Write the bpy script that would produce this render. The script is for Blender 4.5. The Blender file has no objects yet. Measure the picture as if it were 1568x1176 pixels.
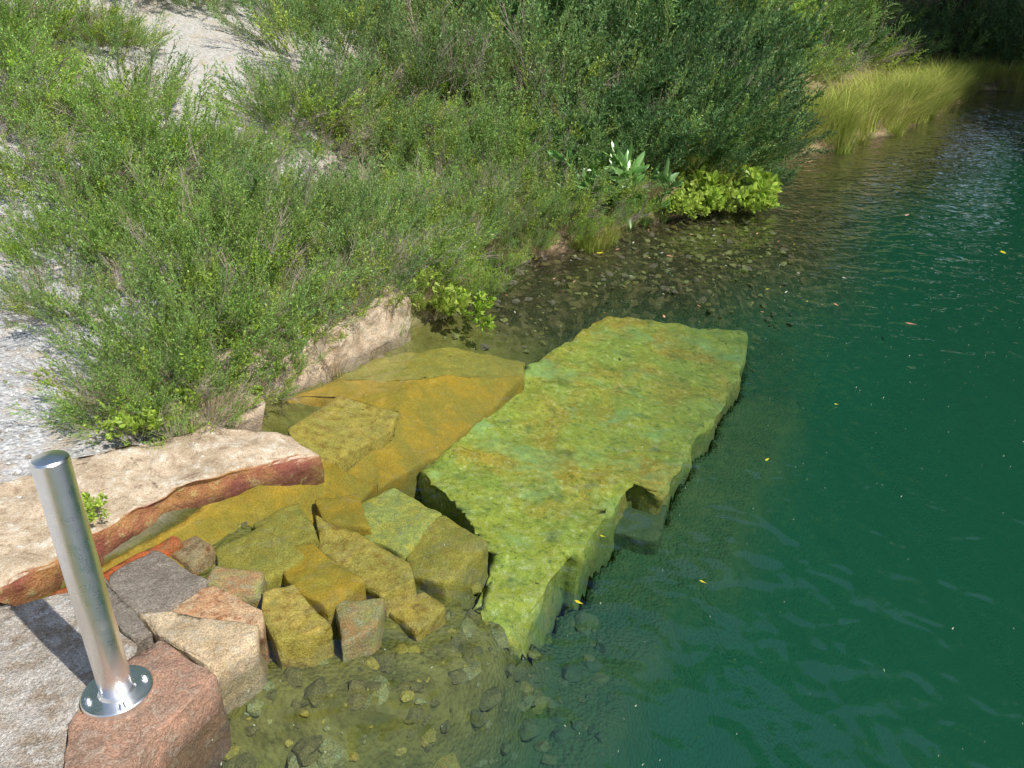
import bpy, bmesh, math, random
import numpy as np
from mathutils import Vector, noise, Matrix, Euler
random.seed(7); np.random.seed(7)
R=random.uniform
scene=bpy.context.scene
col=scene.collection
# ------------------------------------------------------------------ helpers
def link(o,parent=None):
    col.objects.link(o)
    if parent: o.parent=parent
    return o
def empty(name,loc=(0,0,0)):
    e=bpy.data.objects.new(name,None); e.location=loc; e.empty_display_size=.2
    return link(e)
def mesh_obj(name,verts,faces,mats,parent=None,smooth=False,midx=None):
    me=bpy.data.meshes.new(name); me.from_pydata(verts,[],faces)
    for m in mats: me.materials.append(m)
    if midx is not None: me.polygons.foreach_set('material_index',midx)
    if smooth: me.polygons.foreach_set('use_smooth',[True]*len(me.polygons))
    me.update()
    return link(bpy.data.objects.new(name,me),parent)
class NT:
    def __init__(s,name):
        s.m=bpy.data.materials.new(name); s.m.use_nodes=True
        s.t=s.m.node_tree; s.t.nodes.clear()
        s.out=s.t.nodes.new('ShaderNodeOutputMaterial')
    def n(s,typ,ins=None,**kw):
        nd=s.t.nodes.new(typ)
        for k,v in kw.items(): setattr(nd,k,v)
        if ins:
            for k,v in ins.items():
                if isinstance(v,bpy.types.NodeSocket): s.t.links.new(v,nd.inputs[k])
                else:
                    nd.inputs[k].default_value=v
        return nd
    def mix(s,f,a,b,bt='MIX'):
        nd=s.t.nodes.new('ShaderNodeMix'); nd.data_type='RGBA'; nd.blend_type=bt
        for k,v in ((0,f),(6,a),(7,b)):
            if isinstance(v,bpy.types.NodeSocket): s.t.links.new(v,nd.inputs[k])
            else:
                if k!=0 and len(v)==3: v=(*v,1)
                nd.inputs[k].default_value=v
        return nd.outputs[2]
    def math(s,op,a,b=0.0,c=0.0,clamp=False):
        nd=s.t.nodes.new('ShaderNodeMath'); nd.operation=op; nd.use_clamp=clamp
        for i,v in enumerate((a,b,c)):
            if isinstance(v,bpy.types.NodeSocket): s.t.links.new(v,nd.inputs[i])
            else: nd.inputs[i].default_value=v
        return nd.outputs[0]
    def mr(s,v,a,b,c=0.0,d=1.0):
        return s.n('ShaderNodeMapRange',{0:v,1:a,2:b,3:c,4:d}).outputs[0]
    def noise(s,vec,scale,detail=4,rough=.6,dist=0.0):
        return s.n('ShaderNodeTexNoise',{'Vector':vec,'Scale':scale,'Detail':min(detail,5),'Roughness':rough,'Distortion':dist}).outputs[0]
    def grey(s,v): return s.n('ShaderNodeCombineColor',{0:v,1:v,2:v}).outputs[0]
    def pos(s):
        g=s.n('ShaderNodeNewGeometry'); x=s.n('ShaderNodeSeparateXYZ',{0:g.outputs['Position']})
        return g,g.outputs['Position'],x.outputs[0],x.outputs[1],x.outputs[2]
    def fin(s,shader):
        s.t.links.new(shader,s.out.inputs[0]); return s.m
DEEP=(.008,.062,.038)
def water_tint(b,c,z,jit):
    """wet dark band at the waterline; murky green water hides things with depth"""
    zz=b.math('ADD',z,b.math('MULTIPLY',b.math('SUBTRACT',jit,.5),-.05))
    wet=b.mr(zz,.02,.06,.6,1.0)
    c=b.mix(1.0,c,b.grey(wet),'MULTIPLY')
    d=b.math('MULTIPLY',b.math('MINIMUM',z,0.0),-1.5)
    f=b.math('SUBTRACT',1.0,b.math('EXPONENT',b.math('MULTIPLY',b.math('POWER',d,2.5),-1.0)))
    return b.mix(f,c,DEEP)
def stone(name,c1,c2,c3,scale=4,bump=.5,speck=.35,algae=False):
    b=NT(name); g,p,x,y,z=b.pos()
    n1=b.noise(p,scale,5,.65,.3); n2=b.noise(p,scale*3.3,5,.72); n3=b.noise(p,150,2,.7)
    c=b.mix(b.mr(n1,.40,.6),c1,c2)
    c=b.mix(b.mr(n2,.52,.66),c,c3)
    if algae:
        n5=b.noise(p,1.5,4,.6,.5)
        c=b.mix(b.mr(n5,.5,.66),c,(.72,.48,.05))
        n6=b.noise(p,24,4,.78)
        c=b.mix(b.mr(n6,.53,.68),c,(.84,.90,.40))
        c=b.mix(b.mr(n6,.46,.34),c,(.20,.28,.06))
        n7=b.noise(p,4.5,3,.6,.4)
        c=b.mix(b.mr(n7,.42,.30,0,.55),c,(.14,.22,.07))
        n8=b.noise(p,2.3,3,.6,.4)
        c=b.mix(b.mr(n8,.53,.66,0,.6),c,(.44,.76,.30))
    sp=b.mr(n3,.35,.65,1-speck,1+speck); sp2=b.mr(n2,.3,.7,1.3,.7)
    c=b.mix(1.0,c,b.grey(b.math('MULTIPLY',sp,sp2)),'MULTIPLY')
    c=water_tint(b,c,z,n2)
    h=b.math('ADD',n2,b.math('MULTIPLY',n3,.12))
    bp=b.n('ShaderNodeBump',{'Strength':bump,'Distance':.03,'Height':h})
    pr=b.n('ShaderNodeBsdfPrincipled',{'Base Color':c,'Roughness':.85,'Normal':bp.outputs[0]})
    pr.inputs['Specular IOR Level'].default_value=.2
    return b.fin(pr.outputs[0])
def leafmat(name,cols,trans=.3,gloss=0.0):
    b=NT(name); g=b.n('ShaderNodeNewGeometry')
    oi=b.n('ShaderNodeObjectInfo'); r=g.outputs['Random Per Island']
    c=b.mix(b.mr(r,.2,.8),cols[0],cols[1])
    c=b.mix(b.math('MULTIPLY',oi.outputs['Random'],.9),c,cols[2])
    v=b.mr(b.math('FRACT',b.math('MULTIPLY',r,7.31)),0,1,.6,1.35)
    v=b.math('MULTIPLY',v,b.mr(b.math('FRACT',b.math('MULTIPLY',oi.outputs['Random'],5.7)),0,1,.75,1.15))
    c=b.mix(1.0,c,b.grey(v),'MULTIPLY')
    df=b.n('ShaderNodeBsdfDiffuse',{'Color':c}).outputs[0]
    tr=b.n('ShaderNodeBsdfTranslucent',{'Color':c})
    s=b.n('ShaderNodeMixShader',{0:trans,1:df,2:tr.outputs[0]}).outputs[0]
    if gloss:
        gl=b.n('ShaderNodeBsdfGlossy',{'Color':(1,1,1,1),'Roughness':.4})
        s=b.n('ShaderNodeMixShader',{0:gloss,1:s,2:gl.outputs[0]}).outputs[0]
    return b.fin(s)
# ------------------------------------------------------------------ materials
M_broom=leafmat('broom_green',[(.25,.47,.08),(.40,.60,.12),(.24,.40,.16)],.36,.02)
M_bright=leafmat('fresh_green',[(.32,.56,.06),(.50,.67,.09),(.46,.54,.12)],.4,.02)
M_shade=leafmat('shade_painted_green',[(.09,.21,.06),(.16,.31,.08),(.09,.17,.08)],.3,.02)  # darker leaf colours: the shade over these bushes is painted in
M_dry=leafmat('dry_straw',[(.50,.38,.24),(.62,.50,.33),(.40,.33,.20)],.2)
M_reed=leafmat('reed_yellow_green',[(.42,.50,.09),(.66,.60,.22),(.32,.42,.08)],.4)
M_laurel=leafmat('laurel_green',[(.18,.38,.08),(.28,.48,.13),(.14,.32,.07)],.25,.10)
M_tree=leafmat('tree_leaf',[(.16,.30,.04),(.42,.54,.08),(.08,.15,.03)],.35)
def plain(name,c,c2,sc=20,rough=.8):
    b=NT(name); g,p,x,y,z=b.pos()
    cc=b.mix(b.mr(b.noise(p,sc,3),.35,.65),c,c2)
    return b.fin(b.n('ShaderNodeBsdfDiffuse',{'Color':cc}).outputs[0])
M_stem=plain('stem',(.20,.28,.08),(.30,.30,.15))
M_twig=plain('grey_twig',(.38,.31,.25),(.54,.46,.40))
M_bark=plain('bark',(.05,.04,.03),(.10,.08,.06),8)

S_red=stone('red_brown_granite',(.38,.22,.15),(.26,.17,.12),(.50,.38,.29),7,.7)
S_grey=stone('lichen_grey_stone',(.28,.22,.16),(.46,.42,.37),(.74,.71,.65),7,.9,.4)
S_slate=stone('dark_grey_stone',(.25,.22,.18),(.18,.15,.12),(.40,.35,.28),9,.7)
S_rust=stone('rusty_stone',(.52,.28,.14),(.48,.36,.22),(.38,.16,.08),7,.7)
S_tan=stone('tan_stone',(.54,.42,.27),(.42,.31,.18),(.64,.56,.42),7,.7)
S_olive=stone('olive_stone',(.46,.39,.08),(.34,.32,.08),(.56,.43,.08),6)
S_ochre=stone('ochre_wet_stone',(.56,.35,.04),(.38,.30,.05),(.62,.46,.08),4,.4,.25)
S_ochre2=stone('golden_stone',(.60,.45,.10),(.48,.40,.10),(.46,.29,.06),6,.6,.3)
S_redw=stone('red_wet_stone',(.66,.14,.04),(.48,.16,.06),(.52,.30,.12),8,.6)
S_pinkgr=stone('rosy_algae_stone',(.54,.32,.15),(.44,.41,.16),(.60,.58,.36),8)
S_alg=stone('algae_block',(.48,.52,.14),(.56,.50,.10),(.43,.52,.24),8,.5)
S_ledge=stone('algae_ledge',(.60,.64,.07),(.45,.55,.08),(.74,.74,.10),3.2,.4,.25,True)
S_rock=stone('pale_bank_rock',(.54,.43,.31),(.36,.27,.18),(.66,.57,.45),5,.9)
S_dkr=stone('rubble_stone',(.22,.20,.07),(.15,.145,.055),(.32,.29,.10),7,.6)
S_rub2=stone('pale_rubble_stone',(.36,.36,.14),(.28,.29,.12),(.46,.56,.32),9,.6)
def coping():
    b=NT('coping_stone'); g,p,x,y,z=b.pos()
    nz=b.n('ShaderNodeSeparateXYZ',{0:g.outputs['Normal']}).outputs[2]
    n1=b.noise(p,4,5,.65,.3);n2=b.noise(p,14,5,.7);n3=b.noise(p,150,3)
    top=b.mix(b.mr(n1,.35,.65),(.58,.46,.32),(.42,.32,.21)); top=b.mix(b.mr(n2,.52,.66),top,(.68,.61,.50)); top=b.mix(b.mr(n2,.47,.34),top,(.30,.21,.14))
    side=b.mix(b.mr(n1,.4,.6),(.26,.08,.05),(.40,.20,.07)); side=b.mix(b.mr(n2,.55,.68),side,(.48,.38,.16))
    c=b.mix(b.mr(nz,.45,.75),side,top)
    vor=b.n('ShaderNodeTexVoronoi',{'Vector':p,'Scale':.8},feature='DISTANCE_TO_EDGE').outputs[0]
    crack=b.mr(b.math('ADD',vor,b.math('MULTIPLY',n2,.04)),.017,.023,.5,1)
    v=b.math('MULTIPLY',b.mr(n3,.35,.65,.75,1.25),crack)
    c=b.mix(1.0,c,b.grey(v),'MULTIPLY')
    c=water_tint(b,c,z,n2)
    bp=b.n('ShaderNodeBump',{'Strength':.8,'Distance':.03,'Height':b.math('ADD',n2,b.math('MULTIPLY',n3,.15))})
    pr=b.n('ShaderNodeBsdfPrincipled',{'Base Color':c,'Roughness':.8,'Normal':bp.outputs[0]})
    return b.fin(pr.outputs[0])
S_cop=coping()
def ground():
    b=NT('ground_soil_gravel_bed'); g,p,x,y,z=b.pos()
    n1=b.noise(p,.9,4,.6); n2=b.noise(p,7,5,.7); n3=b.noise(p,60,3,.75)
    vo=b.n('ShaderNodeTexVoronoi',{'Vector':p,'Scale':48.0}); vc=b.n('ShaderNodeSeparateColor',{0:vo.outputs['Color']}).outputs[0]
    gr=b.mix(b.math('MULTIPLY',vc,n3),(.32,.32,.32),(.86,.86,.86)); gr=b.mix(b.mr(n2,.50,.68),gr,(.44,.37,.28))
    gr=b.mix(b.mr(y,6,8.5,0,.35),gr,(.46,.41,.32))
    soil=b.mix(b.mr(n2,.35,.65),(.34,.25,.15),(.22,.16,.09)); soil=b.mix(b.mr(n3,.52,.7),soil,(.48,.39,.27))
    soil=b.mix(b.mr(b.noise(p,3.1,3),.45,.6,0,.7),soil,(.16,.19,.06))
    gm=b.mr(x,-1.5,-2.4,0,1)
    gm=b.math('MULTIPLY',gm,b.mr(y,15,20,1,0))
    gm=b.math('MULTIPLY',gm,b.mr(n1,.3,.45,.5,1))
    land=b.mix(gm,soil,gr)
    vb=b.n('ShaderNodeTexVoronoi',{'Vector':p,'Scale':16.0,'Randomness':1.0}); vbc=b.n('ShaderNodeSeparateColor',{0:vb.outputs['Color']}).outputs[0]
    bedn=b.mix(b.mr(n2,.35,.65),(.14,.13,.035),(.28,.26,.07)); bedn=b.mix(b.math('MULTIPLY',vbc,.5),bedn,(.34,.34,.12))
    bedn=b.mix(b.mr(b.noise(p,2.6,3),.55,.68,0,.7),bedn,(.10,.12,.04))
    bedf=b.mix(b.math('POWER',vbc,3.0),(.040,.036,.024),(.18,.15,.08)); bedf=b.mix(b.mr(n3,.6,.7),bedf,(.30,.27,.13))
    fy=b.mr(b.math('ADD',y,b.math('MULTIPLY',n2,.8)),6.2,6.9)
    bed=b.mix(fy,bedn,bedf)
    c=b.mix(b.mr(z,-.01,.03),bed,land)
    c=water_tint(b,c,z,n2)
    dd=b.math('ADD',b.math('MULTIPLY',vo.outputs[0],-.5),b.math('ADD',n2,b.math('MULTIPLY',n3,.3)))
    bp=b.n('ShaderNodeBump',{'Strength':.8,'Distance':.03,'Height':dd})
    return b.fin(b.n('ShaderNodeBsdfDiffuse',{'Color':c,'Normal':bp.outputs[0]}).outputs[0])
M_ground=ground()
def watermat():
    b=NT('lake_water'); g,p,x,y,z=b.pos()
    w1=b.noise(p,1.1,2,.5,.3); w2=b.noise(p,4.4,1,.5,.6); w3=b.noise(p,11,0,.5,.3)
    h=b.math('ADD',b.math('MULTIPLY',w1,.9),b.math('ADD',b.math('MULTIPLY',w2,.60),b.math('MULTIPLY',w3,.14)))
    calm=b.mr(b.noise(p,.35,2),.4,.6,.6,1.0)
    bp=b.n('ShaderNodeBump',{'Strength':calm,'Distance':.052,'Height':h})
    # Schlick reflectance, the same from above and from below the surface
    lw=b.n('ShaderNodeLayerWeight',{'Blend':.5}).outputs['Facing']
    fr=b.math('ADD',.060,b.math('MULTIPLY',b.math('POWER',lw,5.0),.94),clamp=True)
    tr=b.n('ShaderNodeBsdfTransparent',{'Color':(.95,.985,.93,1)})
    gl=b.n('ShaderNodeBsdfGlossy',{'Color':(1,1,1,1),'Roughness':.015,'Normal':bp.outputs[0]})
    mx=b.n('ShaderNodeMixShader',{0:fr,1:tr.outputs[0],2:gl.outputs[0]})
    return b.fin(mx.outputs[0])
M_water=watermat()
def steel():
    b=NT('brushed_stainless_steel')
    tc=b.n('ShaderNodeTexCoord'); mp=b.n('ShaderNodeMapping',{'Vector':tc.outputs['Object'],'Scale':(3,3,240)})
    n=b.noise(mp.outputs[0],3,4,.6); n2=b.noise(tc.outputs['Object'],18,5,.6)
    c=b.mix(b.mr(n2,.35,.7),(.93,.93,.93),(.84,.84,.84))
    bp=b.n('ShaderNodeBump',{'Strength':.12,'Distance':.002,'Height':n})
    pr=b.n('ShaderNodeBsdfPrincipled',{'Base Color':c,'Metallic':1.0,'Roughness':b.mr(n2,.3,.7,.24,.36),'Normal':bp.outputs[0]})
    return b.fin(pr.outputs[0])
M_steel=steel()
# ------------------------------------------------------------------ terrain
SH=[(-2.09,2.44),(-1.95,2.68),(-1.74,2.96),(-1.55,3.35),(-1.62,3.9),(-1.56,4.40),(-1.36,4.72),(-1.09,5.22),(-.84,5.69),(-.45,6.1),(-.52,6.8),(-.16,7.6),(.60,8.0),(1.37,9.1),(2.46,9.9),(3.43,11.6),(4.40,13.8),(5.73,15.0),(8.12,17.5),(11.43,22.0),(16.76,29.89),(24,31),(27,22),(26,8),(22,-3),(12,-7),(4,-7),(-1,-3),(-1.7,.5),(-1.75,2.2)]
def sdist(X,Y,poly=SH):
    X=np.asarray(X,float);Y=np.asarray(Y,float)
    P=np.array(poly); Q=np.roll(P,-1,axis=0)
    d=np.full(X.shape,1e9); ins=np.zeros(X.shape,bool)
    for (ax,ay),(bx,by) in zip(P,Q):
        vx,vy=bx-ax,by-ay; t=np.clip(((X-ax)*vx+(Y-ay)*vy)/(vx*vx+vy*vy),0,1)
        d=np.minimum(d,np.hypot(X-ax-t*vx,Y-ay-t*vy))
        xi=(bx-ax)*(Y-ay)/(by-ay if by!=ay else 1e-9)+ax
        ins^=(((ay>Y)!=(by>Y))&(X<xi))
    return np.where(ins,-d,d)
LED=[(-.61,4.26),(-.38,4.69),(.09,5.89),(.96,7.32),(2.47,7.51),(2.00,6.17),(1.72,5.75),(1.56,5.29),(1.36,5.1),(1.29,4.83),(1.12,4.6),(.97,4.19),(.76,4.33),(.62,3.95),(.50,3.85),(.37,3.46),(.28,3.52),(.17,3.2),(.02,2.81),(-.22,2.95),(-.05,3.40),(-.33,3.93)]
LZ=[-.40,-.38,-.38,-.44,-.70,-.64,-.62,-.60,-.61,-.58,-.58,-.54,-.48,-.50,-.50,-.48,-.46,-.48,-.50,-.42,-.40,-.38]
def sm(x,a,b):
    t=np.clip((x-a)/(b-a),0,1); return t*t*(3-2*t)
def height(X,Y):
    X=np.atleast_1d(np.asarray(X,float));Y=np.atleast_1d(np.asarray(Y,float))
    d=sdist(X,Y)
    nz=np.array([noise.fractal(Vector((x*.9,y*.9,3.1)),1,2,4) for x,y in zip(X.ravel(),Y.ravel())]).reshape(X.shape)
    n2=np.array([noise.noise(Vector((x*6,y*6,9.1))) for x,y in zip(X.ravel(),Y.ravel())]).reshape(X.shape)
    edge=.07+.2*sm(Y,4.3,5.2)
    west=1-sm(X,1,6)
    land=edge*sm(d,-.02,.22)+.15*np.minimum(d,2)+(.30+.25*west)*np.clip(d-2,0,14)+.2*np.clip(d-16,0,40)+nz*.10*sm(d,.2,2)*(1+sm(d,4,12)*3)+n2*.02
    e=-d
    mid=sm(Y,2.9,3.5)*(1-sm(Y,5.9,6.8))
    s1=.20+.47*mid
    bedA=-.03-s1*np.minimum(e,1.25)-.85*np.clip(e-1.25,0,1.5)-1.6*np.clip(e-2.75,0,3)
    bedB=-.07-.29*e-.16*e*e
    near=1-sm(Y,2.6,3.3); bed=bedA*(1-near)+bedB*near+nz*.06+n2*.03*np.clip(e*3,0,1)
    cx,cy=-.78,2.72; u=((X-cx)*.97+(Y-cy)*.25); v=(-(X-cx)*.25+(Y-cy)*.97)
    m=1-np.hypot(u/1.2,v/.95); mound=-.07-.25*np.clip(u+.5,0,2)+n2*.02
    k=sm(m,0,.5); bed=np.where((d<0)&(k>0),np.maximum(bed,bed*(1-k)+mound*k),bed)
    dl=sdist(X,Y,LED)
    apron=-.80-.20*np.clip(dl,0,.5)-1.3*np.clip(dl-.5,0,9)+nz*.05   # bed raised round the ledge, added to hide its dark shaded sides
    bed=np.where((dl>0)&(d<0),np.maximum(bed,apron),bed)
    bed=np.maximum(bed,-7.0)
    bed=np.where(dl<0,np.minimum(bed,-.8),bed)
    return np.where(d>0,land,bed)
def axis(segs):
    a=[]
    for s,e,st in segs: a+=list(np.arange(s,e,st))
    a.append(segs[-1][1]); return np.array(a)
ax=axis([(-70,-20,5),(-20,-8,.8),(-8,-3.5,.2),(-3.5,3.5,.05),(3.5,8,.15),(8,20,.5),(20,36,1),(36,100,6)])
ay=axis([(-60,-10,5),(-10,0,.8),(0,1.4,.2),(1.4,8.4,.05),(8.4,14,.12),(14,34,.4),(34,50,1.5),(50,130,8)])
XX,YY=np.meshgrid(ax,ay); ZZ=height(XX,YY)
nx,ny=len(ax),len(ay)
V=np.stack([XX.ravel(),YY.ravel(),ZZ.ravel()],1).tolist()
F=[(j*nx+i,j*nx+i+1,(j+1)*nx+i+1,(j+1)*nx+i) for j in range(ny-1) for i in range(nx-1)]
mesh_obj('ground',V,F,[M_ground],smooth=True)
def zt(x,y): return float(height(x,y)[0])
mesh_obj('water',[(-6,-12,0),(40,-12,0),(40,40,0),(-6,40,0)],[(0,1,2,3)],[M_water])
# ------------------------------------------------------------------ stones
def block(name,pts,z,zb,mat,parent,inset=.002,rough=.012,bev=.018,flare=1.02,mx=.05):
    if not isinstance(z,(list,tuple)): z=[z]*len(pts)
    c=Vector((sum(p[0] for p in pts)/len(pts),sum(p[1] for p in pts)/len(pts)))
    A=sum(pts[i][0]*pts[(i+1)%len(pts)][1]-pts[(i+1)%len(pts)][0]*pts[i][1] for i in range(len(pts)))
    if A<0: pts=pts[::-1]; z=z[::-1]
    bm=bmesh.new(); top=[];bot=[]
    for (x,y),zz in zip(pts,z):
        v=Vector((x,y))-c; L=max(v.length,1e-4); t=c+v*((L-inset)/L); w=c+v*flare
        top.append(bm.verts.new((t.x,t.y,zz))); bot.append(bm.verts.new((w.x,w.y,zb)))
    n=len(pts); tf=bm.faces.new(top)
    for i in range(n): bm.faces.new((bot[i],bot[(i+1)%n],top[(i+1)%n],top[i]))
    ed=list(tf.edges)+[e for e in bm.edges if (e.verts[0] in top)!=(e.verts[1] in top)]
    bmesh.ops.bevel(bm,geom=ed,offset=bev,segments=2,affect='EDGES',profile=.6)
    bmesh.ops.triangulate(bm,faces=bm.faces[:])
    for it in range(7):
        ee=[e for e in bm.edges if e.calc_length()>mx]
        if not ee or len(bm.faces)>30000: break
        bmesh.ops.subdivide_edges(bm,edges=ee,cuts=1)
        bmesh.ops.triangulate(bm,faces=[f for f in bm.faces if len(f.verts)>3])
    sd=R(0,50)
    for v in bm.verts:
        q=v.co*5+Vector((sd,sd,0))
        v.co+=noise.noise_vector(q)*rough+noise.noise_vector(v.co*17+Vector((sd,0,0)))*rough*.4
    bmesh.ops.recalc_face_normals(bm,faces=bm.faces[:])
    me=bpy.data.meshes.new(name); bm.to_mesh(me); bm.free(); me.materials.append(mat)
    me.polygons.foreach_set('use_smooth',[True]*len(me.polygons))
    return link(bpy.data.objects.new(name,me),parent)
slip=empty('stone_slipway')
B=[
('landing_1',[(-2.3,2.5),(-1.96,2.36),(-1.75,2.47),(-1.38,2.16),(-1.38,2.08),(-1.45,1.96),(-1.45,1.80),(-1.35,1.6),(-1.4,1.2),(-2.3,1.2)],.14,-.3,S_grey),
('landing_2',[(-1.36,2.10),(-1.31,2.20),(-1.03,2.01),(-1.07,1.92),(-1.15,1.72),(-1.2,1.5),(-1.3,1.3),(-1.34,1.61),(-1.45,1.80),(-1.44,1.95)],.14,-.3,S_red),
('landing_3',[(-1.70,2.60),(-1.59,2.79),(-1.27,2.58),(-1.36,2.40),(-1.50,2.38),(-1.65,2.50)],.1,-.2,S_slate),
('landing_4',[(-1.39,2.51),(-1.25,2.57),(-1.0,2.41),(-.97,2.32),(-1.23,2.33),(-1.36,2.39)],.09,-.2,S_rust),
('landing_5',[(-1.49,2.365),(-1.35,2.39),(-1.22,2.33),(-.98,2.30),(-.96,2.21),(-1.07,2.07),(-1.345,2.24)],.1,-.2,S_tan),
('landing_6',[(-1.80,2.50),(-1.70,2.58),(-1.52,2.37),(-1.36,2.24),(-1.42,2.2)],.12,-.2,S_slate),
('step_1',[(-1.07,2.61),(-.945,2.68),(-.74,2.43),(-.80,2.36),(-.93,2.31),(-1.04,2.47)],.0,-.3,S_ochre2),
('step_2',[(-1.62,2.90),(-1.52,3.05),(-1.38,2.94),(-1.46,2.80)],-.02,-.3,S_rust),
('step_3',[(-1.405,2.98),(-1.24,3.16),(-.96,2.93),(-1.12,2.74),(-1.32,2.77)],-.04,-.3,S_olive),
('step_4',[(-1.12,3.01),(-.955,3.03),(-.66,2.77),(-.795,2.59),(-.95,2.68),(-1.05,2.8)],-.06,-.35,S_ochre),
('step_5',[(-.785,2.68),(-.555,2.68),(-.57,2.51),(-.70,2.40)],-.09,-.35,S_pinkgr),
('step_6',[(-1.04,3.38),(-.81,3.23),(-.48,2.97),(-.45,2.83),(-.575,2.72),(-.70,2.82),(-.93,3.03)],-.11,-.5,S_ochre2),
('step_7',[(-.865,3.59),(-.69,3.76),(-.37,3.50),(-.46,3.30),(-.535,3.13),(-.75,3.25)],-.20,-.9,S_alg),
('step_8',[(-.46,3.38),(-.37,3.50),(-.115,3.23),(-.31,2.91),(-.50,2.98),(-.535,3.13)],-.21,-.9,S_olive),
('step_9',[(-.575,2.745),(-.41,2.88),(-.295,2.77),(-.41,2.60)],-.21,-.8,S_ochre2),
('step_10',[(-1.32,3.22),(-1.12,3.42),(-.95,3.1),(-1.10,3.0),(-1.25,3.15)],-.07,-.4,S_olive),
('step_11',[(-1.34,2.78),(-1.10,2.75),(-1.06,2.60),(-1.22,2.56),(-1.33,2.62)],.0,-.3,S_pinkgr),
('step_12',[(-1.08,3.56),(-.86,3.62),(-.72,3.28),(-.98,3.32)],-.15,-.6,S_ochre),
('stain_course',[(-2.02,2.44),(-1.93,2.56),(-1.74,2.80),(-1.60,2.99),(-1.53,2.94),(-1.70,2.70),(-1.90,2.42)],.035,-.3,S_redw),
]
for n,p,z,zb,m in B:
    zz=[z+R(-.012,.012) for _ in p]
    block(n,p,zz,zb,m,slip,rough=.017,bev=.018,mx=.04)
block('coping_slab',[(-2.9,2.35),(-2.055,2.45),(-1.955,2.68),(-1.795,2.97),(-1.65,3.22),(-1.34,3.46),(-1.05,3.67),(-1.245,3.82),(-1.71,3.76),(-1.96,3.51),(-2.25,3.41),(-2.6,3.0)],[.16,.14,.14,.14,.14,.13,.07,.11,.19,.2,.2,.2],-.3,S_cop,slip,rough=.03,bev=.028,flare=1.02)
block('wet_skirt',[(-2.09,2.36),(-1.9,2.66),(-1.72,2.93),(-1.55,3.25),(-1.05,3.76),(-.81,3.98),(-.97,3.62),(-1.37,3.05),(-1.5,2.8),(-1.78,2.55)],[.03,.02,.02,.0,-.02,-.33,-.3,-.10,-.03,.02],-.7,S_ochre,slip,rough=.02,flare=1.0)
block('slope_slab_1',[(-1.365,4.13),(-1.145,4.61),(-.735,4.51),(-.765,4.31),(-1.08,3.86),(-1.25,3.85)],[-.02,-.03,-.1,-.14,-.12,-.03],-.6,S_ochre2,slip,flare=1.0)
block('slope_slab_2',[(-1.5,4.5),(-1.2,4.85),(-.665,4.96),(.08,5.47),(-.115,5.10),(-.415,4.51),(-.82,4.03),(-1.10,3.9),(-.76,4.33),(-.73,4.55),(-1.14,4.63)],[-.01,-.03,-.06,-.28,-.34,-.37,-.40,-.17,-.2,-.12,-.04],-.9,S_ochre,slip,rough=.022,flare=1.0)
block('slope_slab_3',[(-1.3,4.75),(-1.0,5.25),(-.5,5.7),(.1,5.85),(.1,5.5),(-.66,4.98)],[-.02,-.03,-.12,-.33,-.30,-.08],-.9,S_olive,slip,rough=.022,flare=1.0)
block('submerged_ledge',LED,LZ,-1.6,S_ledge,slip,rough=.035,bev=.05,mx=.07,flare=1.03)
block('lower_block_1',[(.70,4.42),(1.05,4.35),(.92,3.98),(.58,4.02)],-.72,-1.6,S_dkr,slip,rough=.02)
block('lower_block_2',[(-.32,3.0),(0.02,3.05),(-.02,2.78),(-.2,2.66)],-.66,-1.6,S_dkr,slip,rough=.02)
block('bank_rock',[(-1.62,4.37),(-1.34,4.74),(-1.06,5.19),(-.80,5.67),(-.95,6.0),(-1.3,5.6),(-1.7,5.0),(-1.95,4.5)],[.22,.29,.32,.31,.34,.36,.32,.26],-.4,S_rock,None,rough=.05,bev=.03,flare=1.0,mx=.04)
block('bank_rock',[(-1.62,3.86),(-1.50,4.1),(-1.58,4.37),(-1.9,4.45),(-2.1,4.0)],[.12,.10,.14,.23,.23],-.3,S_rock,None,rough=.05,bev=.03,flare=1.0,mx=.04)
def rock_mesh(verts,faces,c,r,sq=.6):
    bm=bmesh.new(); bmesh.ops.create_icosphere(bm,subdivisions=1 if r<.02 else 2,radius=1)
    m=Euler((R(-.4,.4),R(-.4,.4),R(0,6.28))).to_matrix(); s=R(0,99); sc=Vector((R(.7,1.2),R(.7,1.2),sq*R(.6,1.1)))
    o=len(verts)
    for v in bm.verts:
        q=v.co.normalized(); q=q*(1+.55*noise.noise(q*1.3+Vector((s,0,0)))); q=Vector((q.x*sc.x,q.y*sc.y,q.z*sc.z))*r
        verts.append(tuple(m@q+Vector(c)))
    for f in bm.faces: faces.append([o+v.index for v in f.verts])
    bm.free()
def scatter(name,n,box,rr,mats,cond,lift=.2):
    vs=[];fs=[];mi=[];k=0;tries=0
    while k<n and tries<n*20:
        tries+=1
        x,y=R(box[0],box[1]),R(box[2],box[3])
        if not cond(x,y): continue
        r=rr[0]*(rr[1]/rr[0])**(random.random()**2); f0=len(fs)
        rock_mesh(vs,fs,(x,y,zt(x,y)+r*lift),r); mi+=[random.randrange(len(mats))]*(len(fs)-f0); k+=1
    return mesh_obj(name,vs,fs,mats,midx=mi)
sdv=lambda x,y: float(sdist(np.array([x]),np.array([y]))[0])
scatter('submerged_rubble',1000,(-1.4,.5,1.2,3.4),(.010,.08),[S_dkr,S_dkr,S_rub2,S_olive],lambda x,y: sdv(x,y)<-.15 and zt(x,y)>-1.2,-.25 )
scatter('lakebed_pebbles',900,(-.6,3.4,5.6,10),(.012,.05),[S_dkr,S_slate,S_rub2],lambda x,y: -1.9<sdv(x,y)<.02)
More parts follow.
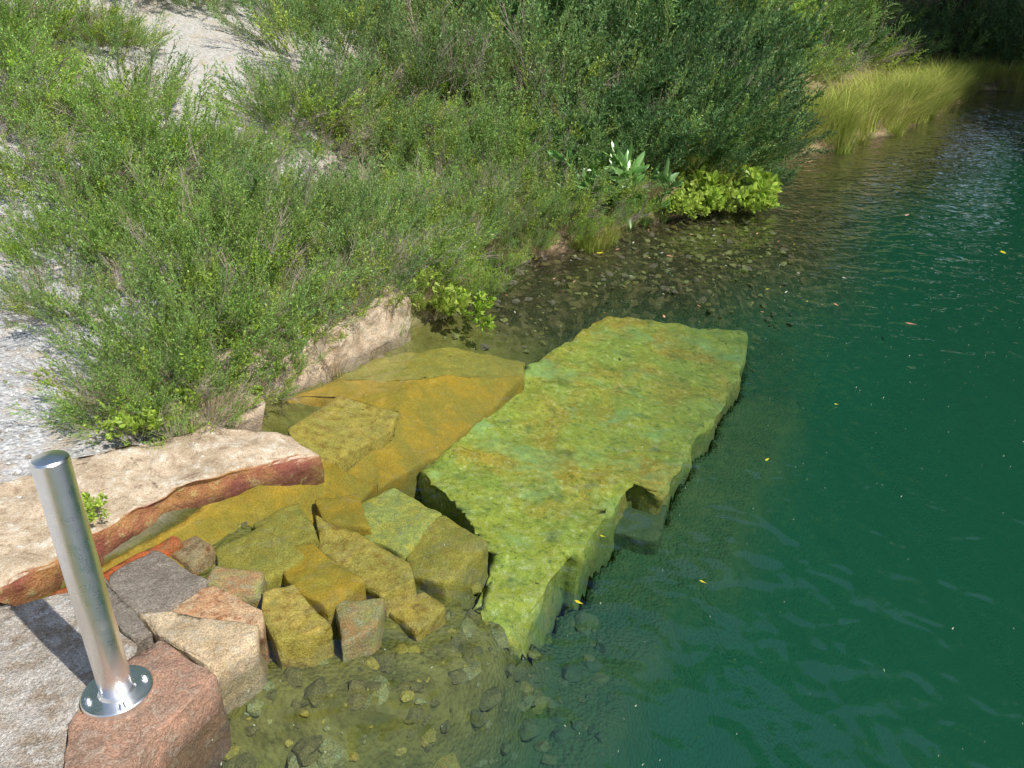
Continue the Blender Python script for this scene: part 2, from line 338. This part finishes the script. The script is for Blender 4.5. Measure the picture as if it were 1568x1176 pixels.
scatter('gravel',2600,(-4.2,-1.9,2.9,7),(.006,.017),[S_grey,plain('white_gravel',(.7,.7,.69),(.45,.45,.45),40)],lambda x,y: sdv(x,y)>.35,.3)
# ------------------------------------------------------------------ bollard
def lathe(name,prof,seg,parent,loc,mat):
    vs=[];fs=[]
    for r,z in prof:
        for i in range(seg): a=2*math.pi*i/seg; vs.append((r*math.cos(a),r*math.sin(a),z))
    for j in range(len(prof)-1):
        for i in range(seg): fs.append((j*seg+i,j*seg+(i+1)%seg,(j+1)*seg+(i+1)%seg,(j+1)*seg+i))
    fs.append([(len(prof)-1)*seg+i for i in range(seg)])
    o=mesh_obj(name,vs,fs,[mat],parent,smooth=True); o.location=loc
    try: o.data.set_sharp_from_angle(angle=math.radians(30))
    except Exception: pass
    return o
bol=empty('stainless_steel_bollard',(-1.335,1.925,.15))
lathe('tube',[(.052,.012),(.052,.905),(.051,.912),(.046,.918),(.006,.928)],64,bol,(0,0,0),M_steel)
lathe('flange',[(.113,-.02),(.113,.010),(.110,.014),(.060,.014),(.057,.020),(.0525,.026)],64,bol,(0,0,0),M_steel)
for i in range(4):
    a=math.radians(35+90*i); l=(.088*math.cos(a),.088*math.sin(a),.014)
    lathe('bolt_%d'%(i+1),[(.013,0),(.013,.003),(.0095,.003),(.0095,.012),(.005,.015)],12,bol,l,M_steel)
# ------------------------------------------------------------------ plants
def frame(d):
    d=d.normalized(); u=d.cross(Vector((0,0,1)))
    if u.length<.05: u=Vector((1,0,0))
    u.normalize(); return d,u,u.cross(d).normalized()
def stemgeo(vs,fs,mi,pts,r0,r1,m):
    o=len(vs);n=len(pts)
    for k,p in enumerate(pts):
        d=(pts[min(k+1,n-1)]-pts[max(k-1,0)]); d,u,w=frame(d); r=r0+(r1-r0)*k/(n-1)
        for i in range(3): a=2.094*i; vs.append(tuple(p+(u*math.cos(a)+w*math.sin(a))*r))
    for k in range(n-1):
        for i in range(3): fs.append((o+k*3+i,o+k*3+(i+1)%3,o+k*3+3+(i+1)%3,o+k*3+3+i)); mi.append(m)
def leaf(vs,fs,mi,p,d,L,W,m,wide=False):
    d,u,w=frame(d); a=R(0,6.28); s=u*math.cos(a)+w*math.sin(a); o=len(vs)
    if wide:
        nrm=d.cross(s)
        vs+= [tuple(p),tuple(p+d*L*.35+s*W*.5),tuple(p+d*L*.75+s*W*.35-nrm*L*.06),tuple(p+d*L-nrm*L*.15),tuple(p+d*L*.75-s*W*.35-nrm*L*.06),tuple(p+d*L*.35-s*W*.5),tuple(p+d*L*.5-nrm*L*.08)]
        fs+= [(o,o+1,o+6),(o+1,o+2,o+6),(o+2,o+3,o+6),(o+3,o+4,o+6),(o+4,o+5,o+6),(o+5,o,o+6)]; mi+=[m]*6
    else:
        vs+= [tuple(p),tuple(p+d*L*.5+s*W*.5),tuple(p+d*L),tuple(p+d*L*.5-s*W*.5)]; fs.append((o,o+1,o+2,o+3)); mi.append(m)
def rv(k=1): return Vector((R(-k,k),R(-k,k),R(-k,k)))
def geo(vs,fs,mi):
    return (np.array(vs,dtype=np.float32),np.array([i for f in fs for i in f],dtype=np.int32),np.array([len(f) for f in fs],dtype=np.int32),np.array(mi,dtype=np.int32))
def build(name,parts,mats):
    V=[];I=[];C=[];Mx=[];o=0
    for (v,i,c,m),mat,off,rm in parts:
        V.append(v@np.array(mat,dtype=np.float32).T+np.array(off,dtype=np.float32)); I.append(i+o); C.append(c); Mx.append(np.array(rm,dtype=np.int32)[m]); o+=len(v)
    V=np.concatenate(V);I=np.concatenate(I);C=np.concatenate(C);Mx=np.concatenate(Mx)
    me=bpy.data.meshes.new(name); me.vertices.add(len(V)); me.vertices.foreach_set('co',V.ravel())
    me.loops.add(len(I)); me.loops.foreach_set('vertex_index',I)
    me.polygons.add(len(C)); st=np.concatenate([[0],np.cumsum(C)[:-1]]).astype(np.int32)
    me.polygons.foreach_set('loop_start',st)
    try: me.polygons.foreach_set('loop_total',C)
    except Exception: pass
    for m in mats: me.materials.append(m)
    me.polygons.foreach_set('material_index',Mx)
    me.update(calc_edges=True); me.validate(); return me
def sprig(L=.5,nbr=16,brL=.2,per=11,ll=.016,lw=.005,spread=.7,wide=False,bare=0.0):
    vs=[];fs=[];mi=[]
    pts=[Vector((0,0,0))]; d=Vector((R(-.15,.15),R(-.15,.15),1)).normalized()
    for k in range(8): d=(d+rv(.16)).normalized(); pts.append(pts[-1]+d*L/8)
    stemgeo(vs,fs,mi,pts[::2],.0035,.001,1)
    for b in range(nbr):
        t=R(.12,1)*8; k=min(int(t),7); p=pts[k].lerp(pts[k+1],t-k)
        sd=(pts[k+1]-pts[k]).normalized(); dd=(sd+Vector((R(-1,1),R(-1,1),R(-.3,.5)))*spread).normalized()
        q=[p]; bl=brL*R(.5,1.15)*(1.1-.4*t/8)
        for j in range(3): dd=(dd+rv(.2)+Vector((0,0,.12))).normalized(); q.append(q[-1]+dd*bl/3)
        stemgeo(vs,fs,mi,q,.0014,.0006,1)
        if random.random()<bare: continue
        for j in range(per):
            t2=R(.1,1)*3; kk=min(int(t2),2); pp=q[kk].lerp(q[kk+1],t2-kk); ld=((q[kk+1]-q[kk]).normalized()+rv(.8)).normalized()
            leaf(vs,fs,mi,pp,ld,ll*R(.7,1.3),lw*R(.7,1.3),0,wide)
    return geo(vs,fs,mi)
def blades(n=120,L=.5,w=.006,sp=.12,droop=.6):
    vs=[];fs=[];mi=[]
    for i in range(n):
        a=R(0,6.28); o=Vector((math.cos(a),math.sin(a),0)); p=o*R(0,sp); l=L*R(.5,1.1); lean=R(.05,.6); side=Vector((-o.y,o.x,0)); W=w*R(.6,1.3)
        base=len(vs); d=(Vector((0,0,1))+o*lean).normalized()
        for k in range(6):
            ww=W*(1-k/5.3); vs.append(tuple(p+side*ww*.5)); vs.append(tuple(p-side*ww*.5)); p=p+d*l/5; d=(d+o*droop*.22-Vector((0,0,droop*.2))).normalized()
        for k in range(5): fs.append((base+2*k,base+2*k+1,base+2*k+3,base+2*k+2)); mi.append(0)
    return geo(vs,fs,mi)
I3=np.eye(3)
def tuft(name,mat,*a): return build(name,[(blades(*a),I3,(0,0,0),[0])],[mat])
G_br=[sprig(L=R(.42,.58),nbr=18,per=15,ll=.020,lw=.0072) for i in range(5)]
G_fr=[sprig(L=R(.3,.42),nbr=17,per=14,ll=.021,lw=.010,spread=.9) for i in range(3)]
G_dk=[sprig(L=R(.42,.55),nbr=20,per=16,ll=.026,lw=.010) for i in range(4)]
G_dr=[sprig(L=R(.35,.5),nbr=20,per=4,ll=.014,lw=.004,spread=1.0,bare=.5) for i in range(3)]
G_hb=[sprig(L=.16,nbr=7,brL=.07,per=6,ll=.042,lw=.024,spread=1.1,wide=True) for i in range(3)]
G_la=[sprig(L=.4,nbr=5,brL=.12,per=5,ll=.15,lw=.05,spread=1.0,wide=True) for i in range(2)]
MATS=[M_broom,M_stem,M_bright,M_shade,M_dry,M_twig,M_laurel]
KB=(G_br,[0,1]);KF=(G_fr,[2,1]);KD=(G_dk,[3,1]);KR=(G_dr,[4,5]);KH=(G_hb,[2,1]);KL=(G_la,[6,1])
def shrubmesh(name,kinds,n=110,r=.5,h=.75,lean=1.0,s=1.0):
    parts=[]
    for i in range(n):
        a=R(0,6.28); q=math.sqrt(random.random())*r/.5; qn=q*.5/r
        px,py=qn*r*math.cos(a),qn*r*math.sin(a); top=h*(1-.5*qn*qn)
        pz=R(-.12,1)*max(top-.38*s,.02)
        tilt=(.15+.95*qn)*lean*R(.5,1.2)
        d=Vector((math.cos(a)*tilt+R(-.25,.25),math.sin(a)*tilt+R(-.25,.25),1)).normalized()
        rot=(Vector((0,0,1)).rotation_difference(d).to_matrix()@Matrix.Rotation(R(0,6.28),3,'Z'))
        k=random.choice(kinds); parts.append((random.choice(k[0]),np.array(rot)*s*R(.7,1.35),(px,py,pz),k[1]))
    return build(name,parts,MATS)
VB=[shrubmesh('broom_mesh',[KB,KB,KB,KB,KB,KF,KR],n,.5,h) for n,h in ((110,.75),(100,.8),(85,.6),(58,.7))]
VM=[shrubmesh('mixed_mesh',[KB,KF,KF,KB,KR,KF],n,.5,.5,1.3) for n in (110,95,75)]
VD=[shrubmesh('shade_painted_mesh',[KD,KD,KD,KD,KB],110,.5,.9) for i in range(3)]
VY=[shrubmesh('dry_mesh',[KR,KR,KF,KB],n,.5,.5,1.3) for n in (90,70)]
VH=[shrubmesh('herb_mesh',[KH],16,.1,.12,1.2) for i in range(3)]
VLB=[shrubmesh('leafybush_mesh',[KH],90,.22,.3,1.2) for i in range(2)]
VL=[shrubmesh('laurel_mesh',[KL],10,.2,.45,1.0) for i in range(2)]
def put(name,kind,x,y,s=1.0,zs=1.0,z=None,dz=-.04,tilt=.12):
    o=bpy.data.objects.new(name,random.choice(kind)); o.location=(x,y,(zt(x,y) if z is None else z)+dz)
    o.rotation_euler=(R(-tilt,tilt),R(-tilt,tilt),R(0,6.28)); o.scale=(s,s,s*zs); col.objects.link(o); return o
for x,y,s,k in [(-2.2,4.2,.8,VB),(-1.95,4.6,.85,VB),(-2.45,4.85,.9,VB),(-1.8,5.1,.8,VM),(-2.2,5.5,.95,VB),(-1.5,5.55,.75,VM),(-1.25,5.9,.8,VY),(-1.05,6.35,.85,VM),(-1.75,6.3,.9,VB),
    (-.85,6.9,.8,VM),(-.6,7.5,.8,VM),(-1.35,7.1,.9,VB),(-.15,8.05,.8,VM),(.4,8.5,.9,VM),(-.6,8.3,.9,VY),(-2.75,5.9,.9,VB),(-2.5,6.8,1.0,VB),(-3.3,7.2,1.0,VB),(.95,9.15,.8,VM),(-1.9,3.95,.55,VY),
    (-1.55,4.95,.6,VM),(-.75,6.25,.6,VM),(-.62,7.1,.6,VY),(-.3,7.75,.6,VM),(.25,8.1,.5,VY),(-2.15,3.85,.5,VM),(-3.0,5.0,.6,VY),(-.15,7.55,.45,VM),(.15,7.85,.45,VM),(.65,8.25,.5,VM),(1.0,8.75,.55,VY),(1.3,9.2,.55,VM),(-.4,6.9,.5,VM),
    (-3.6,6.2,.9,VB),(-4.3,7.0,1.0,VB),(-3.9,8.3,.9,VB),(-4.9,8.2,1.0,VB),(-2.0,7.4,.9,VY),(-1.0,7.8,.9,VM),(-.1,8.8,.9,VY),(-2.9,7.9,.8,VM),(-3.3,5.6,.7,VB),(-3.9,7.6,.8,VM),(-1.72,4.45,.45,VY),(-1.3,5.3,.45,VY),(-1.0,5.75,.45,VM),(-1.5,4.75,.4,VM)]:
    put('broom_shrub',k,x,y,s)
for x,y,s in [(-5.6,9.0,1.2),(-7.4,10.6,1.4),(-1.2,9.2,1.1),(-.4,9.6,1.3),(.4,10.0,1.4),(-2.4,9.6,1.1),(-4.9,10.6,1.1),(-5.8,12.2,1.3),(-2.6,11.2,1.5),(-1.2,11.0,1.6),(.2,11.6,1.9),(-8.2,13,1.6),(-6.2,14.5,1.8),(-3.8,13.6,1.8),(-1.8,13.2,2.2),(-8.8,15.8,2.2),(-.3,14.5,2.8),(-4,17,2.8),(-7.5,18.5,2.8),(-1.5,19,3.2),(-.6,12.4,1.9),(-2.8,12.4,1.6)]:
    put('broom_shrub',VB,x,y,s)
gaps=[(-3.5,10.4,.85),(-6.6,11.8,.7),(-1.7,8.5,.45),(-5.6,7.9,.7),(-4.5,12.3,.5),(-3.1,9.0,.4)]
n=0
while n<130:
    x,y=R(-10,.2),R(6,15)
    if x<-.74*y+.2 or x>-.06*y+.9 or sdv(x,y)<.6: continue
    if any(math.hypot(x-a,y-b)<c for a,b,c in gaps): continue
    put('heath_shrub',random.choice([VM,VM,VM,VY,VB]),x,y,R(.45,.95)*(1 if y<9 else 1.3),.8); n+=1
for x,y,s,zz in [(1.2,10.0,1.3,.9),(1.9,10.6,1.5,.9),(2.55,11.2,1.5,1),(1.6,11.8,2.1,1),(2.95,12.4,1.7,1),(2.2,13.4,2.4,1.1),(.9,13.4,2.4,1.1),(3.6,13.8,1.7,1),(3.4,15.3,2.6,1.2),(1.3,15.8,3,1.2),(3.1,11.8,1.2,.9),(4.0,13.6,1.3,.9),(3.3,11.3,.9,.8),(2.9,10.7,.9,.8),(3.9,12.9,1.1,.8)]:
    put('shade_painted_bush',VD,x,y,s,zz)  # bushes in shade, the shade given by their darker leaf colour
for x,y,s in [(1.5,11.0,1.3),(2.2,12.3,1.6),(3.0,13.4,1.6),(.7,11.4,1.4)]: put('broom_shrub',VY,x,y,s,1.5)
along=[(5.2,15.8),(6.2,16.9),(7.2,17.9),(8.5,19.2),(9.6,20.9),(10.8,22.6),(12.2,24.4),(13.6,26.4),(15.0,28.4),(16.2,30.4)]
for i,(x,y) in enumerate(along):
    put('bank_bush',[VM,VY,VD][i%3],x-1.9,y+1.5,2.1); put('bank_bush',VB if i%2 else VM,x-3.4,y+3.0,3.2); put('bank_bush',VB,x-5.5,y+4.8,4.2)
for x in range(17,30,2): put('bank_bush',VD,x+R(-.5,.5),32.2+R(0,1),3.0)
def tufts(name,lst,kinds):
    e=empty(name)
    for x,y,s in lst:
        o=bpy.data.objects.new('tuft',random.choice(kinds)); o.parent=e; o.location=(x,y,zt(x,y)-.02); o.rotation_euler=(R(-.15,.15),R(-.15,.15),R(0,6.28)); o.scale=(s,s,s); col.objects.link(o)
    return e
T_dry=[tuft('dry_tuft',M_dry,150,.28,.004,.10,.9) for i in range(3)]
T_reed=[tuft('reed_tuft',M_reed,170,.6,.010,.16,.8) for i in range(3)]
T_green=[tuft('grass_tuft',M_broom,110,.32,.005,.10,.7) for i in range(2)]
L=[]
for i in range(len(SH)):
    if 14<=i<=20:
        (x0,y0),(x1,y1)=SH[i],SH[i+1]; n=int(math.hypot(x1-x0,y1-y0)*15)
        for k in range(n):
            t=R(0,1); o=R(-.12,2.0)*R(.2,1); L.append((x0+(x1-x0)*t-o*.75,y0+(y1-y0)*t+o*.6,R(.8,2.0)))
tufts('tall_bank_grass',L,T_reed+T_reed+T_dry)
L=[]
while len(L)<420:
    x,y=R(-3,1.9),R(3.3,10)
    if .0<sdv(x,y)<.8 and not (x<-1.4 and y<3.7): L.append((x,y,R(.6,1.15)))
tufts('dry_grass',L[:270],T_dry); tufts('grass',L[270:],T_green)
tufts('reed_clump',[(.82,8.22,.7),(.95,8.35,.8),(.7,8.15,.6),(1.1,8.6,.7)],T_reed)
for x,y,z,s in [(-.66,5.88,.04,1.15),(-.40,6.05,.02,1.15),(-1.91,2.93,.17,.4),(-2.0,3.62,.2,.6),(-1.6,4.42,.12,.7),(-1.85,4.1,.22,.6),(-.8,6.0,.2,1.1)]:
    put('leafy_herb',VH,x,y,s,z=z,dz=0)
put('leafy_bush',VLB,2.75,10.25,2.0,z=.1); put('leafy_bush',VLB,2.35,10.0,1.6,z=.08); put('leafy_bush',VLB,1.95,9.75,1.2,z=.1)
put('laurel_shrub',VL,1.35,9.3,1.2); put('laurel_shrub',VL,1.0,9.15,1.0); put('laurel_shrub',VL,1.6,9.4,1.0)
# ------------------------------------------------------------------ trees
def tree_mesh(name,H,cr,nleaf,ls):
    vs=[];fs=[];mi=[]
    def tube(pts,r0,r1,sg=8):
        o=len(vs);n=len(pts)
        for k,p in enumerate(pts):
            d,u,w=frame(pts[min(k+1,n-1)]-pts[max(k-1,0)]); r=r0+(r1-r0)*k/(n-1)
            for i in range(sg): a=6.2832*i/sg; vs.append(tuple(p+(u*math.cos(a)+w*math.sin(a))*r))
        for k in range(n-1):
            for i in range(sg): fs.append((o+k*sg+i,o+k*sg+(i+1)%sg,o+(k+1)*sg+(i+1)%sg,o+(k+1)*sg+i)); mi.append(1)
    tr=[Vector((R(-.2,.2)*k*.5,R(-.2,.2)*k*.5,H*.88*k/8-.5)) for k in range(9)]
    tube(tr,H*.018,H*.004); ends=[]
    for b in range(34):
        t=R(.16,1)*8; k=min(int(t),7); p=tr[k].lerp(tr[k+1],t-k); a=R(0,6.28)
        l=cr*R(.5,1.1)*(1.15-.75*abs(t/8-.45)); d=Vector((math.cos(a),math.sin(a),R(0,.7))).normalized(); q=[p]
        for j in range(5): d=(d+rv(.2)).normalized(); q.append(q[-1]+d*l/5)
        tube(q,H*.006,H*.0012,5); ends+=[q[-1],q[4],q[3],q[2]]
    for i in range(nleaf):
        c=ends[i%len(ends)]; g=Vector((random.gauss(0,.5),random.gauss(0,.5),random.gauss(0,.32)))*cr*.23
        leaf(vs,fs,mi,c+g,rv(1)+Vector((0,0,-.2)),ls*R(.7,1.4),ls*R(.5,.8),0)
    return build(name,[(geo(vs,fs,mi),I3,(0,0,0),[0,1])],[M_tree,M_bark])
TM=[tree_mesh('broadleaf_tree',H,c,n,l) for H,c,n,l in [(13,4.6,13000,.3),(27,7,24000,.5),(24,6.5,22000,.5)]]
TP=[(18,34.5,1,1.1),(22.5,34.5,2,1.2),(27,33,1,1.3),(14,37,2,1.2),(30,28,1,1.3),(9.5,35,1,.9),(8,28.5,0,.9),(3.5,25,0,.9),(-1,24,0,.9),(-6,24,0,1),(-11,22,0,.9),(-15,19,0,.9),(34,23,2,1.3),(36,16,1,1.25),(37,9,2,1.1),(20,39,1,1.4),(4,34,2,1),(25,38,1,1.4),(31,35,2,1.5)]
for x,y,k,s in TP:
    o=bpy.data.objects.new('broadleaf_tree',TM[k]); o.location=(x,y,zt(x,y)-.2); o.rotation_euler=(0,0,R(0,6.28)); o.scale=(s,s,s*R(.9,1.1)); col.objects.link(o)
# ------------------------------------------------------------------ floating leaves & debris
vs=[];fs=[];mi=[]
M_fl=[plain('leaf_yellow',(.6,.5,.04),(.4,.4,.03)),plain('leaf_brown',(.42,.18,.09),(.58,.36,.24)),plain('pollen_fleck',(.5,.5,.4),(.35,.4,.28))]
LV=[(3.23,5.86,1,.09),(5.22,8.02,0,.1),(.83,2.67,0,.035),(.28,2.54,0,.04),(.43,3.0,0,.03),(.93,8.0,0,.11),(1.65,7.87,1,.12),(1.42,3.71,0,.03),(2.58,6.42,0,.05),(.44,2.0,2,.02),(2.07,4.4,0,.04),(1.42,5.03,0,.03),(5.02,9.79,1,.08),(1.61,6.29,1,.05),(5.24,14.0,1,.3)]
def fleaf(x,y,m,L):
    a=R(0,6.28); o=len(vs); c,s=math.cos(a),math.sin(a); W=L*R(.25,.5)
    for lx,ly,lz in [(-.5,0,.004),(-.2,.5,.008),(.2,.4,.006),(.5,0,.012),(.2,-.45,.01),(-.2,-.4,.004)]:
        px,py=lx*L,ly*W; vs.append((x+px*c-py*s,y+px*s+py*c,lz))
    fs.append(tuple(range(o,o+6))); mi.append(m)
for x,y,m,l in LV: fleaf(x,y,m,l)
for i in range(70):
    x,y=R(-.3,3.5),R(5.9,10)
    if sdv(x,y)<-.05: fleaf(x,y,random.choice([0,1,1,2]),R(.02,.06))
for i in range(900):
    x=R(-1.2,5); y=R(1.3,9)
    if sdv(x,y)<-.3: fleaf(x,y,2,R(.004,.011))
mesh_obj('floating_leaves',vs,fs,M_fl,midx=mi)
# ------------------------------------------------------------------ light, sky, camera
w=bpy.data.worlds.new('World'); scene.world=w; w.use_nodes=True
nt=w.node_tree; bg=nt.nodes['Background']; sky=nt.nodes.new('ShaderNodeTexSky'); sky.sky_type='NISHITA'; sky.sun_disc=False
sky.sun_elevation=math.radians(51); sky.sun_rotation=math.radians(128.5)
nt.links.new(sky.outputs[0],bg.inputs[0]); bg.inputs[1].default_value=.15
sl=bpy.data.lights.new('sun','SUN'); sl.energy=5.0; sl.angle=math.radians(.5); sl.color=(1,.96,.88)
so=bpy.data.objects.new('sun',sl); so.rotation_euler=Vector((-.574,.456,-.92)).to_track_quat('-Z','Y').to_euler(); so.location=(10,-8,15); link(so)
cd=bpy.data.cameras.new('camera'); cd.sensor_width=36; cd.lens=27.1; cd.clip_end=500; cd.clip_start=.05
co=bpy.data.objects.new('camera',cd); co.location=(0,0,2.2); co.rotation_euler=(math.radians(65),0,0); link(co); scene.camera=co
scene.view_settings.view_transform='Standard'; scene.view_settings.look='None'; scene.view_settings.exposure=0
